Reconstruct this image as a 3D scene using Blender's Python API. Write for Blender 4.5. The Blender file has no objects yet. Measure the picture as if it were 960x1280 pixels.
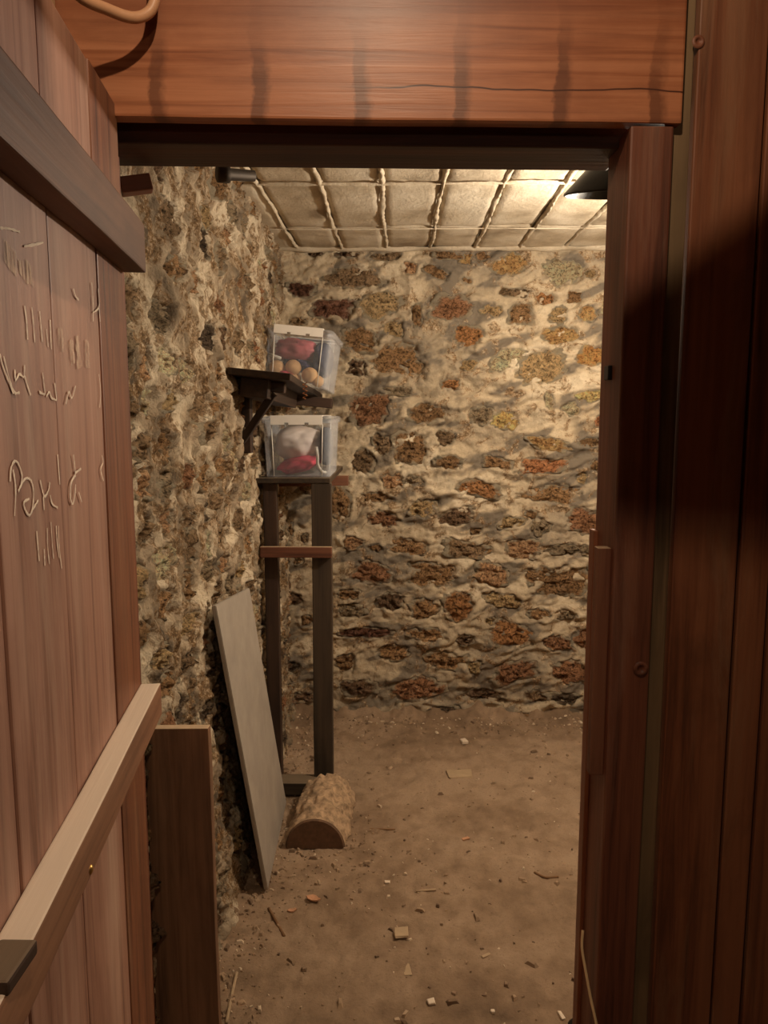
import bpy, bmesh, math, random
import numpy as np
from mathutils import Vector, Matrix, Euler

random.seed(7)
S = bpy.context.scene
COL = S.collection

# ------------------------------------------------------------------ camera
PITCH, YAW, CAMZ, F = math.radians(7.4), math.radians(1.07), 1.5, 960.0
cam_d = bpy.data.cameras.new('camera')
cam_d.sensor_fit = 'VERTICAL'; cam_d.sensor_height = 36.0; cam_d.sensor_width = 27.0
cam_d.lens = 36.0 * F / 1280.0
cam_d.clip_start = 0.02
cam = bpy.data.objects.new('camera', cam_d); COL.objects.link(cam)
cam.location = (0, 0, CAMZ)
cam.rotation_euler = (math.pi / 2 - PITCH, 0, YAW)
S.camera = cam
CAMR = Euler((math.pi / 2 - PITCH, 0, YAW)).to_matrix()
CAMP = Vector((0, 0, CAMZ))

# ------------------------------------------------------------------ world, lamps, exposure
w = bpy.data.worlds.new('world'); S.world = w; w.use_nodes = True
w.node_tree.nodes['Background'].inputs[0].default_value = (0.30, 0.20, 0.13, 1)
w.node_tree.nodes['Background'].inputs[1].default_value = 0.02
S.view_settings.view_transform = 'Standard'
S.view_settings.look = 'None'
S.view_settings.gamma = 1.0
S.view_settings.use_curve_mapping = False
S.view_settings.exposure = 0.0

def lamp(name, loc, power, color, radius):
    d = bpy.data.lights.new(name, 'POINT'); d.energy = power; d.color = color; d.shadow_soft_size = radius
    o = bpy.data.objects.new(name, d); COL.objects.link(o); o.location = loc
    return o
CELLAR_BULB = (0.90, 2.42, 1.97)
CORRIDOR_BULB = (0.03, 0.48, 2.58)
REAR_FILL = (0.55, -1.80, 2.05)
lamp('cellar_bulb_light', CELLAR_BULB, 68.0, (1.0, 0.86, 0.69), 0.028)
lamp('corridor_bulb_light', CORRIDOR_BULB, 30.0, (1.0, 0.78, 0.54), 0.014)
lamp('added_rear_fill', REAR_FILL, 15.0, (1.0, 0.77, 0.54), 0.02)  # added unseen fill lamp behind the camera, evens the corridor light

# ------------------------------------------------------------------ helpers
def ray(px, py):
    d = CAMR @ Vector(((px - 480) / F, -(py - 640) / F, -1.0))
    return d
def at_y(px, py, y):
    d = ray(px, py); return CAMP + d * (y / d.y)
def at_x(px, py, x):
    d = ray(px, py); return CAMP + d * (x / d.x)
def at_z(px, py, z=0.0):
    d = ray(px, py); return CAMP + d * ((z - CAMZ) / d.z)

def srgb(r, g, b):
    f = lambda c: (c / 255 / 12.92) if c / 255 <= 0.04045 else ((c / 255 + 0.055) / 1.055) ** 2.4
    return (f(r), f(g), f(b), 1.0)

def tag(o, label=None, cat=None, group=None, kind=None):
    if label: o['label'] = label
    if cat: o['category'] = cat
    if group: o['group'] = group
    if kind: o['kind'] = kind
    return o
def empty(name, loc=(0, 0, 0)):
    o = bpy.data.objects.new(name, None); COL.objects.link(o); o.location = loc
    o.empty_display_size = 0.05
    return o
WM = {}          # world matrix of every linked mesh
def put(name, me, mat=None, parent=None, M=None):
    o = bpy.data.objects.new(name, me); COL.objects.link(o)
    if mat is not None and len(me.materials) == 0: me.materials.append(mat)
    M = M or Matrix.Identity(4)
    WM[o.name] = M
    if parent is not None:
        o.parent = parent
        o.matrix_basis = WM.get(parent.name, Matrix.Translation(parent.location)).inverted() @ M
    else: o.matrix_basis = M
    return o
def frame(origin, ex, ey, ez):
    M = Matrix.Identity(4)
    for i, e in enumerate((ex, ey, ez)):
        for k in range(3): M[k][i] = e[k]
    M.translation = origin
    return M
def basis(z, xhint):
    z = Vector(z).normalized(); x = Vector(xhint); x = (x - z * x.dot(z)).normalized(); y = z.cross(x)
    return x, y, z
def bm_mesh(bm, name, smooth=False):
    bm.normal_update()
    me = bpy.data.meshes.new(name); bm.to_mesh(me); bm.free()
    if smooth:
        for p in me.polygons: p.use_smooth = True
    return me
def board_mesh(wx, wy, wz, bevel=0.003, rough=0.0, seed=0, cuts=0):
    bm = bmesh.new(); bmesh.ops.create_cube(bm, size=1)
    for v in bm.verts: v.co = Vector((v.co.x * wx, v.co.y * wy, v.co.z * wz))
    if bevel > 0:
        bmesh.ops.bevel(bm, geom=list(bm.edges), offset=min(bevel, wx * .3, wy * .3, wz * .3), segments=2, profile=0.6, affect='EDGES')
    if cuts:
        es = [e for e in bm.edges if abs((e.verts[0].co - e.verts[1].co).z) > wz * 0.8]
        bmesh.ops.subdivide_edges(bm, edges=es, cuts=cuts)
    if rough > 0:
        r = random.Random(seed)
        ph = [r.uniform(0, 6.28) for _ in range(6)]
        for v in bm.verts:
            t = v.co.z / max(wz, .01)
            v.co.x += rough * (math.sin(t * 9 + ph[0]) + .5 * math.sin(t * 23 + ph[1]))
            v.co.y += rough * .6 * (math.sin(t * 7 + ph[2]) + .5 * math.sin(t * 19 + ph[3]))
    return bm_mesh(bm, 'board')
def board(name, a, b, width, thick, whint, mat, parent=None, bevel=0.003, rough=0.0, cuts=0, seed=0):
    """timber from a to b (centre line); local z runs along it, local x is the width direction"""
    a, b = Vector(a), Vector(b); d = b - a
    x, y, z = basis(d, whint)
    return put(name, board_mesh(width, thick, d.length, bevel, rough, seed, cuts), mat, parent, frame((a + b) / 2, x, y, z))
def tube_mesh(pts, rad, seg=10, closed_caps=True):
    pts = [Vector(p) for p in pts]; bm = bmesh.new(); rings = []
    n = len(pts); up = Vector((0.3, 0.5, 0.8))
    for i, p in enumerate(pts):
        t = (pts[min(i + 1, n - 1)] - pts[max(i - 1, 0)]).normalized()
        x = (up - t * up.dot(t)).normalized(); up = x; y = t.cross(x)
        r = rad[i] if isinstance(rad, (list, tuple)) else rad
        rings.append([bm.verts.new(p + x * (r * math.cos(6.28319 * k / seg)) + y * (r * math.sin(6.28319 * k / seg))) for k in range(seg)])
    for i in range(n - 1):
        for k in range(seg):
            bm.faces.new((rings[i][k], rings[i][(k + 1) % seg], rings[i + 1][(k + 1) % seg], rings[i + 1][k]))
    bm.faces.new(rings[0][::-1]); bm.faces.new(rings[-1])
    return bm_mesh(bm, 'tube', True)
def spline(pts, n=8):
    P = [Vector(p) for p in pts]; P = [P[0] * 2 - P[1]] + P + [P[-1] * 2 - P[-2]]; out = []
    for i in range(1, len(P) - 2):
        for k in range(n):
            t = k / n; a, b, c, d = P[i - 1], P[i], P[i + 1], P[i + 2]
            out.append(0.5 * ((2 * b) + (c - a) * t + (2 * a - 5 * b + 4 * c - d) * t * t + (3 * b - a - 3 * c + d) * t ** 3))
    out.append(P[-2]); return out
def lathe_mesh(profile, seg=32, cap0=False, cap1=False, smooth=True):
    bm = bmesh.new(); R = []
    for r, z in profile:
        R.append([bm.verts.new((r * math.cos(6.283185 * k / seg), r * math.sin(6.283185 * k / seg), z)) for k in range(seg)])
    for i in range(len(R) - 1):
        for k in range(seg): bm.faces.new((R[i][k], R[i][(k + 1) % seg], R[i + 1][(k + 1) % seg], R[i + 1][k]))
    if cap0: bm.faces.new(R[0][::-1])
    if cap1: bm.faces.new(R[-1])
    return bm_mesh(bm, 'lathe', smooth)

# numpy gradient noise
def perlin(x, y, seed=0):
    xi = np.floor(x).astype(np.int64); yi = np.floor(y).astype(np.int64); xf = x - xi; yf = y - yi
    def g(ix, iy, dx, dy):
        h = (ix * 374761393 + iy * 668265263 + seed * 1442695041) & 0xffffffff
        h = ((h ^ (h >> 13)) * 1274126177) & 0xffffffff
        h = (h ^ (h >> 16)) & 0xffff
        a = h * (2 * math.pi / 65536.0)
        return np.cos(a) * dx + np.sin(a) * dy
    u = xf ** 3 * (xf * (xf * 6 - 15) + 10); v = yf ** 3 * (yf * (yf * 6 - 15) + 10)
    a = g(xi, yi, xf, yf); b = g(xi + 1, yi, xf - 1, yf); c = g(xi, yi + 1, xf, yf - 1); d = g(xi + 1, yi + 1, xf - 1, yf - 1)
    return (a + (b - a) * u + (c - a) * v + (a - b - c + d) * u * v) * 1.5
def fbm(x, y, octv=4, seed=0, gain=0.5):
    s = 0; amp = 1.0
    for i in range(octv):
        s = s + amp * perlin(x * 2 ** i + i * 17.3, y * 2 ** i - i * 9.1, seed + i); amp *= gain
    return s
def sstep(a, b, x):
    t = np.clip((x - a) / (b - a), 0, 1); return t * t * (3 - 2 * t)
def grid_mesh(name, P, attr=None, smooth=True):
    """P: (ny, nx, 3) array"""
    ny, nx, _ = P.shape
    me = bpy.data.meshes.new(name)
    me.vertices.add(ny * nx); me.vertices.foreach_set('co', P.reshape(-1).astype(np.float32))
    i = np.arange((ny - 1) * (nx - 1)); r = i // (nx - 1); c = i % (nx - 1); b = r * nx + c
    q = np.stack([b, b + 1, b + nx + 1, b + nx], 1).astype(np.int32)
    me.loops.add(q.size); me.loops.foreach_set('vertex_index', q.reshape(-1))
    me.polygons.add(len(q)); me.polygons.foreach_set('loop_start', np.arange(0, q.size, 4, dtype=np.int32))
    me.polygons.foreach_set('use_smooth', np.full(len(q), smooth))
    me.update(calc_edges=True)
    if attr is not None:
        for an, av in attr.items():
            at = me.attributes.new(an, 'FLOAT', 'POINT'); at.data.foreach_set('value', av.reshape(-1).astype(np.float32))
    return me

# ------------------------------------------------------------------ materials
def nmat(name):
    m = bpy.data.materials.new(name); m.use_nodes = True
    nt = m.node_tree; b = nt.nodes['Principled BSDF']
    return m, nt, b
def N(nt, t, **kw):
    n = nt.nodes.new(t)
    for k, v in kw.items():
        if k.startswith('i_'): n.inputs[int(k[2:])].default_value = v
        else: setattr(n, k, v)
    return n
def ramp(nt, fac, stops):
    r = nt.nodes.new('ShaderNodeValToRGB'); e = r.color_ramp.elements
    while len(e) < len(stops): e.new(0.5)
    for k, (p, c) in enumerate(stops): e[k].position = p; e[k].color = c
    nt.links.new(fac, r.inputs[0]); return r.outputs[0]
def mixc(nt, fac, a, b, mode='MIX'):
    m = nt.nodes.new('ShaderNodeMix'); m.data_type = 'RGBA'; m.blend_type = mode
    for s, v in ((0, fac), (6, a), (7, b)):
        if hasattr(v, 'is_linked'): nt.links.new(v, m.inputs[s])
        else: m.inputs[s].default_value = v
    return m.outputs[2]
def noise(nt, vec, scale, detail=4, rough=0.55, dist=0.0):
    n = nt.nodes.new('ShaderNodeTexNoise'); n.inputs['Scale'].default_value = scale; n.inputs['Detail'].default_value = detail
    n.inputs['Roughness'].default_value = rough; n.inputs['Distortion'].default_value = dist
    if vec is not None: nt.links.new(vec, n.inputs['Vector'])
    return n.outputs['Fac']
def bump(nt, b, h, strength=0.4, dist=0.01):
    n = nt.nodes.new('ShaderNodeBump'); n.inputs['Strength'].default_value = strength; n.inputs['Distance'].default_value = dist
    nt.links.new(h, n.inputs['Height']); nt.links.new(n.outputs[0], b.inputs['Normal'])
def objvec(nt, scale=(1, 1, 1), rnd=True):
    tc = nt.nodes.new('ShaderNodeTexCoord'); mp = nt.nodes.new('ShaderNodeMapping'); mp.inputs['Scale'].default_value = scale
    if rnd:
        oi = nt.nodes.new('ShaderNodeObjectInfo'); mu = nt.nodes.new('ShaderNodeVectorMath'); mu.operation = 'SCALE'
        cb = nt.nodes.new('ShaderNodeCombineXYZ')
        for k in range(3): nt.links.new(oi.outputs['Random'], cb.inputs[k])
        nt.links.new(cb.outputs[0], mu.inputs[0]); mu.inputs['Scale'].default_value = 37.0
        ad = nt.nodes.new('ShaderNodeVectorMath'); ad.operation = 'ADD'
        nt.links.new(tc.outputs['Object'], ad.inputs[0]); nt.links.new(mu.outputs[0], ad.inputs[1])
        nt.links.new(ad.outputs[0], mp.inputs['Vector'])
    else: nt.links.new(tc.outputs['Object'], mp.inputs['Vector'])
    return mp.outputs[0]
def dust(nt, color, amt, dcol):
    g = nt.nodes.new('ShaderNodeNewGeometry'); s = nt.nodes.new('ShaderNodeSeparateXYZ'); nt.links.new(g.outputs['Normal'], s.inputs[0])
    f = ramp(nt, s.outputs[2], [(0.62, (0, 0, 0, 1)), (0.9, (amt, amt, amt, 1))])
    return mixc(nt, f, color, dcol)
def wood(name, dark, mid, light, rough=0.55, stain=0.6, dustamt=0.0, dustcol=srgb(190, 165, 135), spec=0.35, grime=None):
    m, nt, b = nmat(name)
    g = noise(nt, objvec(nt, (60, 60, 2.2)), 1.0, 5, 0.6, 0.6)
    c = ramp(nt, g, [(0.28, dark), (0.5, mid), (0.74, light)])
    band = noise(nt, objvec(nt, (14, 14, 0.6)), 1.0, 3, 0.5, 1.2)
    c = mixc(nt, ramp(nt, band, [(0.42, (0, 0, 0, 1)), (0.62, (.75, .75, .75, 1))]), c, light)
    st = noise(nt, objvec(nt, (7, 7, 2.5)), 1.0, 5, 0.65, 0.4)
    sf = ramp(nt, st, [(0.48, (0, 0, 0, 1)), (0.72, (stain, stain, stain, 1))])
    c = mixc(nt, sf, c, dark)
    if grime is not None:
        gr = noise(nt, objvec(nt, (15, 15, 1.6)), 1.0, 6, 0.68, 0.5)
        c = mixc(nt, ramp(nt, gr, [(0.52, (0, 0, 0, 1)), (0.75, (.55, .55, .55, 1))]), c, grime)
    if dustamt > 0: c = dust(nt, c, dustamt, dustcol)
    nt.links.new(c, b.inputs['Base Color'])
    b.inputs['Roughness'].default_value = rough; b.inputs['Specular IOR Level'].default_value = spec
    bump(nt, b, g, 0.22, 0.004)
    return m
M = {}
M['wood_header'] = wood('varnished_pine', srgb(112, 60, 36), srgb(160, 98, 64), srgb(186, 124, 88), 0.42, 0.4, spec=0.4)
def header_wood():
    m = M['wood_header']; nt = m.node_tree; b = nt.nodes['Principled BSDF']
    src = b.inputs['Base Color'].links[0].from_socket
    tc = N(nt, 'ShaderNodeTexCoord'); sx = N(nt, 'ShaderNodeSeparateXYZ'); nt.links.new(tc.outputs['Object'], sx.inputs[0])
    nz = noise(nt, tc.outputs['Object'], 9, 5, 0.7)
    def ma(op, a, b_=None, c_=None):
        n = N(nt, 'ShaderNodeMath', operation=op)
        for k, q in enumerate((a, b_, c_)):
            if q is None: continue
            if hasattr(q, 'is_linked'): nt.links.new(q, n.inputs[k])
            else: n.inputs[k].default_value = q
        return n.outputs[0]
    zz = ma('MULTIPLY_ADD', nz, .05, sx.outputs[2])
    fr = ma('FRACT', ma('MULTIPLY_ADD', zz, 1 / .166, .46))
    mask = ramp(nt, fr, [(0.40, (0, 0, 0, 1)), (0.43, (1, 1, 1, 1)), (0.52, (1, 1, 1, 1)), (0.60, (0, 0, 0, 1))])
    low = N(nt, 'ShaderNodeMapRange'); nt.links.new(ma('MULTIPLY_ADD', nz, .16, sx.outputs[0]), low.inputs[0])
    low.inputs[1].default_value = .02; low.inputs[2].default_value = -.06; low.inputs[3].default_value = 0.12; low.inputs[4].default_value = .62
    c = mixc(nt, ma('MULTIPLY', mask, low.outputs[0]), src, srgb(70, 34, 20))
    topd = N(nt, 'ShaderNodeMapRange'); nt.links.new(ma('MULTIPLY_ADD', nz, .08, sx.outputs[0]), topd.inputs[0])
    topd.inputs[1].default_value = -.07; topd.inputs[2].default_value = .03; topd.inputs[3].default_value = 0; topd.inputs[4].default_value = .6
    c = mixc(nt, topd.outputs[0], c, srgb(96, 48, 28))
    n4 = noise(nt, tc.outputs['Object'], 6, 3, 0.5)
    ln = ma('ABSOLUTE', ma('SUBTRACT', ma('MULTIPLY_ADD', n4, .022, sx.outputs[0]), -.147))
    cr = N(nt, 'ShaderNodeMapRange'); nt.links.new(ln, cr.inputs[0]); cr.inputs[1].default_value = .0020; cr.inputs[2].default_value = .0006
    side = N(nt, 'ShaderNodeMapRange'); nt.links.new(sx.outputs[2], side.inputs[0]); side.inputs[1].default_value = -.06; side.inputs[2].default_value = .04
    c = mixc(nt, ma('MULTIPLY', cr.outputs[0], side.outputs[0]), c, srgb(70, 36, 22))
    nt.links.new(c, b.inputs['Base Color'])
header_wood()
M['wood_frame'] = wood('dark_red_timber', srgb(56, 32, 22), srgb(104, 60, 44), srgb(126, 78, 56), 0.5, 0.6, grime=srgb(150, 116, 96))
M['wood_lintel'] = wood('dark_lintel_beam', srgb(34, 16, 9), srgb(62, 32, 18), srgb(82, 44, 26), 0.6, 0.5)
M['wood_plank'] = wood('red_brown_planks', srgb(70, 40, 26), srgb(116, 68, 44), srgb(136, 86, 58), 0.5, 0.6, grime=srgb(142, 112, 86))
M['wood_strip'] = wood('dull_greenish_batten', srgb(64, 50, 34), srgb(102, 80, 56), srgb(124, 100, 72), 0.6, 0.5)
M['wood_door'] = wood('dusty_door_planks', srgb(106, 68, 52), srgb(154, 110, 90), srgb(174, 132, 112), 0.55, 0.5, grime=srgb(196, 164, 142))
M['wood_rail'] = wood('brown_door_rail', srgb(92, 60, 42), srgb(134, 92, 66), srgb(150, 108, 80), 0.6, 0.4, dustamt=1.0, dustcol=srgb(218, 200, 180))
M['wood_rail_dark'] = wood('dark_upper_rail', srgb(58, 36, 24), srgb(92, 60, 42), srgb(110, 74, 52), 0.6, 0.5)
M['wood_dark'] = wood('dark_stained_timber', srgb(30, 25, 19), srgb(56, 46, 36), srgb(74, 60, 46), 0.6, 0.5, dustamt=0.4, dustcol=srgb(150, 130, 105))
M['wood_shelf'] = wood('blackened_shelf_board', srgb(26, 19, 14), srgb(50, 36, 27), srgb(70, 50, 37), 0.65, 0.6, dustamt=0.4, dustcol=srgb(150, 130, 105))
M['wood_cross'] = wood('reddish_crossbar', srgb(70, 42, 30), srgb(112, 70, 52), srgb(128, 86, 64), 0.55, 0.4, dustamt=0.7)
M['wood_pale'] = wood('pale_dusty_post', srgb(120, 88, 62), srgb(170, 134, 100), srgb(190, 156, 120), 0.6, 0.4)
M['wood_prop'] = wood('brown_leaning_plank', srgb(82, 58, 42), srgb(122, 88, 64), srgb(140, 104, 78), 0.6, 0.5, dustamt=0.9, grime=srgb(60, 44, 34))

def mortar(name, pale, mid, grey, speck, rub=0.0, rubcol=None, bstr=0.5):
    m, nt, b = nmat(name)
    v = objvec(nt, (1, 1, 1), False)
    at = N(nt, 'ShaderNodeAttribute', attribute_name='tone')
    n1 = noise(nt, v, 22, 6, 0.65)
    ad = N(nt, 'ShaderNodeMath', operation='MULTIPLY_ADD'); nt.links.new(n1, ad.inputs[0]); ad.inputs[1].default_value = 0.5
    nt.links.new(at.outputs['Fac'], ad.inputs[2])
    c = ramp(nt, ad.outputs[0], [(0.30, pale), (0.62, mid), (1.0, grey)])
    sp = noise(nt, v, 140, 3, 0.7)
    c = mixc(nt, ramp(nt, sp, [(0.56, (0, 0, 0, 1)), (0.72, (.55, .55, .55, 1))]), c, speck)
    n2 = noise(nt, v, 60, 8, 0.7)
    if rub > 0:
        r1 = noise(nt, v, 13, 5, 0.7, 0.6); r2 = noise(nt, v, 90, 4, 0.75)
        rc = ramp(nt, r2, [(0.40, tuple(q * .35 for q in rubcol[:3]) + (1,)), (0.52, rubcol), (0.68, pale)])
        c = mixc(nt, ramp(nt, r1, [(0.58 - rub * .1, (0, 0, 0, 1)), (0.66 - rub * .1, (.85, .85, .85, 1))]), c, rc)
    nt.links.new(c, b.inputs['Base Color']); b.inputs['Roughness'].default_value = 0.93; b.inputs['Specular IOR Level'].default_value = 0.15
    bump(nt, b, n2, bstr, 0.012)
    return m
M['mortar'] = mortar('lime_mortar', srgb(222, 207, 180), srgb(188, 170, 142), srgb(124, 113, 98), srgb(132, 112, 88), 0.55, srgb(150, 118, 82), 0.8)
M['mortar_left'] = mortar('grey_lime_mortar', srgb(206, 190, 164), srgb(160, 142, 118), srgb(94, 82, 68), srgb(96, 76, 54), 1.0, srgb(126, 94, 58), 0.9)
M['dirt'] = mortar('trodden_earth', srgb(158, 134, 110), srgb(132, 109, 87), srgb(98, 80, 63), srgb(104, 85, 67))
M['slab'] = mortar('plastered_ceiling', srgb(222, 210, 188), srgb(200, 185, 160), srgb(150, 134, 112), srgb(154, 134, 110))

def stone(name, col, col2):
    m, nt, b = nmat(name)
    v = objvec(nt, (1, 1, 1), True)
    n1 = noise(nt, v, 26, 6, 0.7, 0.5)
    n2 = noise(nt, v, 75, 7, 0.78, 0.3)
    lum = tuple(min(1, c * 1.5 + 0.07) for c in col[:3]) + (1,)
    c = ramp(nt, n1, [(0.30, col2), (0.45, col), (0.66, lum)])
    c = mixc(nt, ramp(nt, n2, [(0.40, (1, 1, 1, 1)), (0.50, (0, 0, 0, 1))]), c, tuple(q * .55 for q in col2[:3]) + (1,))
    c = mixc(nt, ramp(nt, n2, [(0.52, (0, 0, 0, 1)), (0.64, (.8, .8, .8, 1))]), c, lum)
    oi = N(nt, 'ShaderNodeObjectInfo')
    hs = N(nt, 'ShaderNodeHueSaturation'); nt.links.new(c, hs.inputs['Color'])
    mr = N(nt, 'ShaderNodeMapRange'); nt.links.new(oi.outputs['Random'], mr.inputs[0]); mr.inputs[3].default_value = 0.85; mr.inputs[4].default_value = 1.2
    nt.links.new(mr.outputs[0], hs.inputs['Value'])
    at = N(nt, 'ShaderNodeAttribute', attribute_name='rim')
    n3 = noise(nt, v, 20, 5, 0.65)
    ad = N(nt, 'ShaderNodeMath', operation='ADD'); nt.links.new(at.outputs['Fac'], ad.inputs[0]); nt.links.new(n3, ad.inputs[1])
    c = hs.outputs[0]
    sb = N(nt, 'ShaderNodeMapRange'); nt.links.new(ad.outputs[0], sb.inputs[0]); sb.inputs[1].default_value = 1.12; sb.inputs[2].default_value = 1.30
    c = mixc(nt, sb.outputs[0], c, srgb(204, 188, 160))
    nt.links.new(c, b.inputs['Base Color']); b.inputs['Roughness'].default_value = 0.9; b.inputs['Specular IOR Level'].default_value = 0.2
    bump(nt, b, n2, 1.0, 0.05)
    return m
SC = {'red': ((150, 88, 56), (72, 36, 22)), 'darkred': ((112, 66, 44), (56, 28, 18)), 'redbrown': ((150, 98, 62), (76, 44, 26)),
      'brown': ((152, 112, 70), (74, 50, 30)), 'darkbrown': ((112, 82, 54), (56, 40, 26)), 'orange': ((214, 142, 74), (150, 84, 36)),
      'orangetan': ((198, 146, 88), (136, 92, 50)), 'orangebrown': ((176, 116, 64), (92, 56, 28)), 'orangered': ((190, 116, 70), (118, 64, 36)),
      'tan': ((176, 146, 100), (112, 86, 56)), 'buff': ((176, 146, 102), (100, 76, 48)), 'pale': ((202, 180, 142), (136, 112, 82)),
      'grey': ((138, 120, 94), (82, 68, 50)), 'greybrown': ((136, 108, 76), (72, 54, 36)), 'ochre': ((204, 160, 92), (140, 96, 48)),
      'pink': ((186, 136, 96), (124, 82, 56)), 'dark': ((84, 66, 48), (44, 34, 24)), 'yellow': ((206, 172, 110), (140, 106, 60))}
def lift(c, f): return tuple(int(min(255, (v * .72 + t * .28 * sum(c) / 400) * f + 8)) for v, t in zip(c, (158, 128, 92)))
for k, (a, b_) in SC.items(): M['stone_' + k] = stone('stone_' + k, srgb(*lift(a, 1.18)), srgb(*lift(b_, 1.18)))

def plain(name, col, rough=0.6, metal=0.0, nscale=30, var=0.25, spec=0.4, bmp=0.15):
    m, nt, b = nmat(name)
    n = noise(nt, objvec(nt), nscale, 5, 0.6)
    d = tuple(c * (1 - var) for c in col[:3]) + (1,); l = tuple(min(1, c * (1 + var)) for c in col[:3]) + (1,)
    nt.links.new(ramp(nt, n, [(0.3, d), (0.7, l)]), b.inputs['Base Color'])
    b.inputs['Roughness'].default_value = rough; b.inputs['Metallic'].default_value = metal; b.inputs['Specular IOR Level'].default_value = spec
    if bmp: bump(nt, b, n, bmp, 0.004)
    return m
M['chalk'] = plain('chalk', srgb(235, 215, 195), 0.95, spec=0.1)
def chalk_faint():
    m, nt, b = nmat('faint_chalk_smear'); m.surface_render_method = 'BLENDED'
    n = noise(nt, objvec(nt, (140, 140, 18)), 1.0, 4, 0.7)
    b.inputs['Base Color'].default_value = srgb(222, 196, 172); b.inputs['Roughness'].default_value = 0.95
    nt.links.new(ramp(nt, n, [(0.40, (0, 0, 0, 1)), (0.62, (.8, .8, .8, 1))]), b.inputs['Alpha'])
    return m
M['chalk_faint'] = chalk_faint()
M['grey_panel'] = plain('grey_board', srgb(156, 146, 134), 0.6, nscale=12, var=0.12)
M['log_end'] = plain('dark_sawn_end', srgb(98, 72, 52), 0.8, nscale=60)
M['log_top'] = plain('dusty_log_bark', srgb(158, 132, 104), 0.95, nscale=40, var=0.5, bmp=1.0)
M['black_metal'] = plain('black_enamel', srgb(20, 17, 15), 0.35, 0.2)
M['rust'] = plain('rusty_wire', srgb(150, 96, 60), 0.7, 0.4)
M['iron'] = plain('old_iron', srgb(62, 52, 42), 0.6, 0.7)
M['brass'] = plain('brass_screw', srgb(196, 150, 88), 0.35, 0.9)
M['cream_cable'] = plain('cream_cable', srgb(226, 196, 150), 0.5, var=0.06, bmp=0)
M['hose'] = plain('beige_hose', srgb(196, 148, 112), 0.45, var=0.06, bmp=0)
M['white_plastic'] = plain('white_plastic', srgb(238, 232, 222), 0.4, var=0.03, bmp=0)
M['pink_cloth'] = plain('faded_pink_cloth', srgb(188, 98, 104), 0.85, nscale=18)
M['red_cloth'] = plain('raspberry_cloth', srgb(206, 62, 86), 0.8, nscale=16)
M['navy_cloth'] = plain('navy_cloth', srgb(48, 44, 78), 0.85, nscale=18)
M['navy_slate'] = plain('blue_grey_bundle', srgb(52, 56, 78), 0.8, nscale=18)
M['slate_cloth'] = plain('slate_cloth', srgb(84, 86, 92), 0.8, nscale=18)
M['white_cloth'] = plain('off_white_bag', srgb(238, 222, 212), 0.7, nscale=14, var=0.1, bmp=0.3)
M['ball'] = plain('beige_ball', srgb(224, 180, 128), 0.6, nscale=20, var=0.12)
M['chip'] = plain('pale_chip', srgb(166, 142, 112), 0.8, var=0.12)
M['whitechip'] = plain('white_scrap', srgb(212, 194, 172), 0.8, var=0.08)
M['twig'] = plain('twig', srgb(120, 88, 58), 0.9)
M['leaf'] = plain('orange_leaf', srgb(184, 136, 102), 0.8)
M['plaster'] = plain('grey_plaster', srgb(168, 150, 124), 0.9, nscale=8)
def clear_plastic():
    m, nt, b = nmat('clear_polypropylene')
    out = nt.nodes['Material Output']
    tr = N(nt, 'ShaderNodeBsdfTransparent'); tr.inputs[0].default_value = (0.93, 0.94, 0.95, 1)
    b.inputs['Base Color'].default_value = (0.78, 0.80, 0.84, 1); b.inputs['Roughness'].default_value = 0.25
    n = noise(nt, objvec(nt), 6, 3)
    lw = N(nt, 'ShaderNodeLayerWeight'); lw.inputs[0].default_value = 0.35
    mr = N(nt, 'ShaderNodeMapRange'); nt.links.new(lw.outputs['Facing'], mr.inputs[0]); mr.inputs[3].default_value = 0.07; mr.inputs[4].default_value = 0.45
    mx = N(nt, 'ShaderNodeMixShader'); nt.links.new(mr.outputs[0], mx.inputs[0]); nt.links.new(tr.outputs[0], mx.inputs[1]); nt.links.new(b.outputs[0], mx.inputs[2])
    nt.links.new(mx.outputs[0], out.inputs[0])
    return m
M['clear'] = clear_plastic()

# ------------------------------------------------------------------ stone walls
YB, XL, XR, ZC = 3.68, -0.545, 1.45, 2.245   # back wall, left wall, right wall, ceiling

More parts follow.
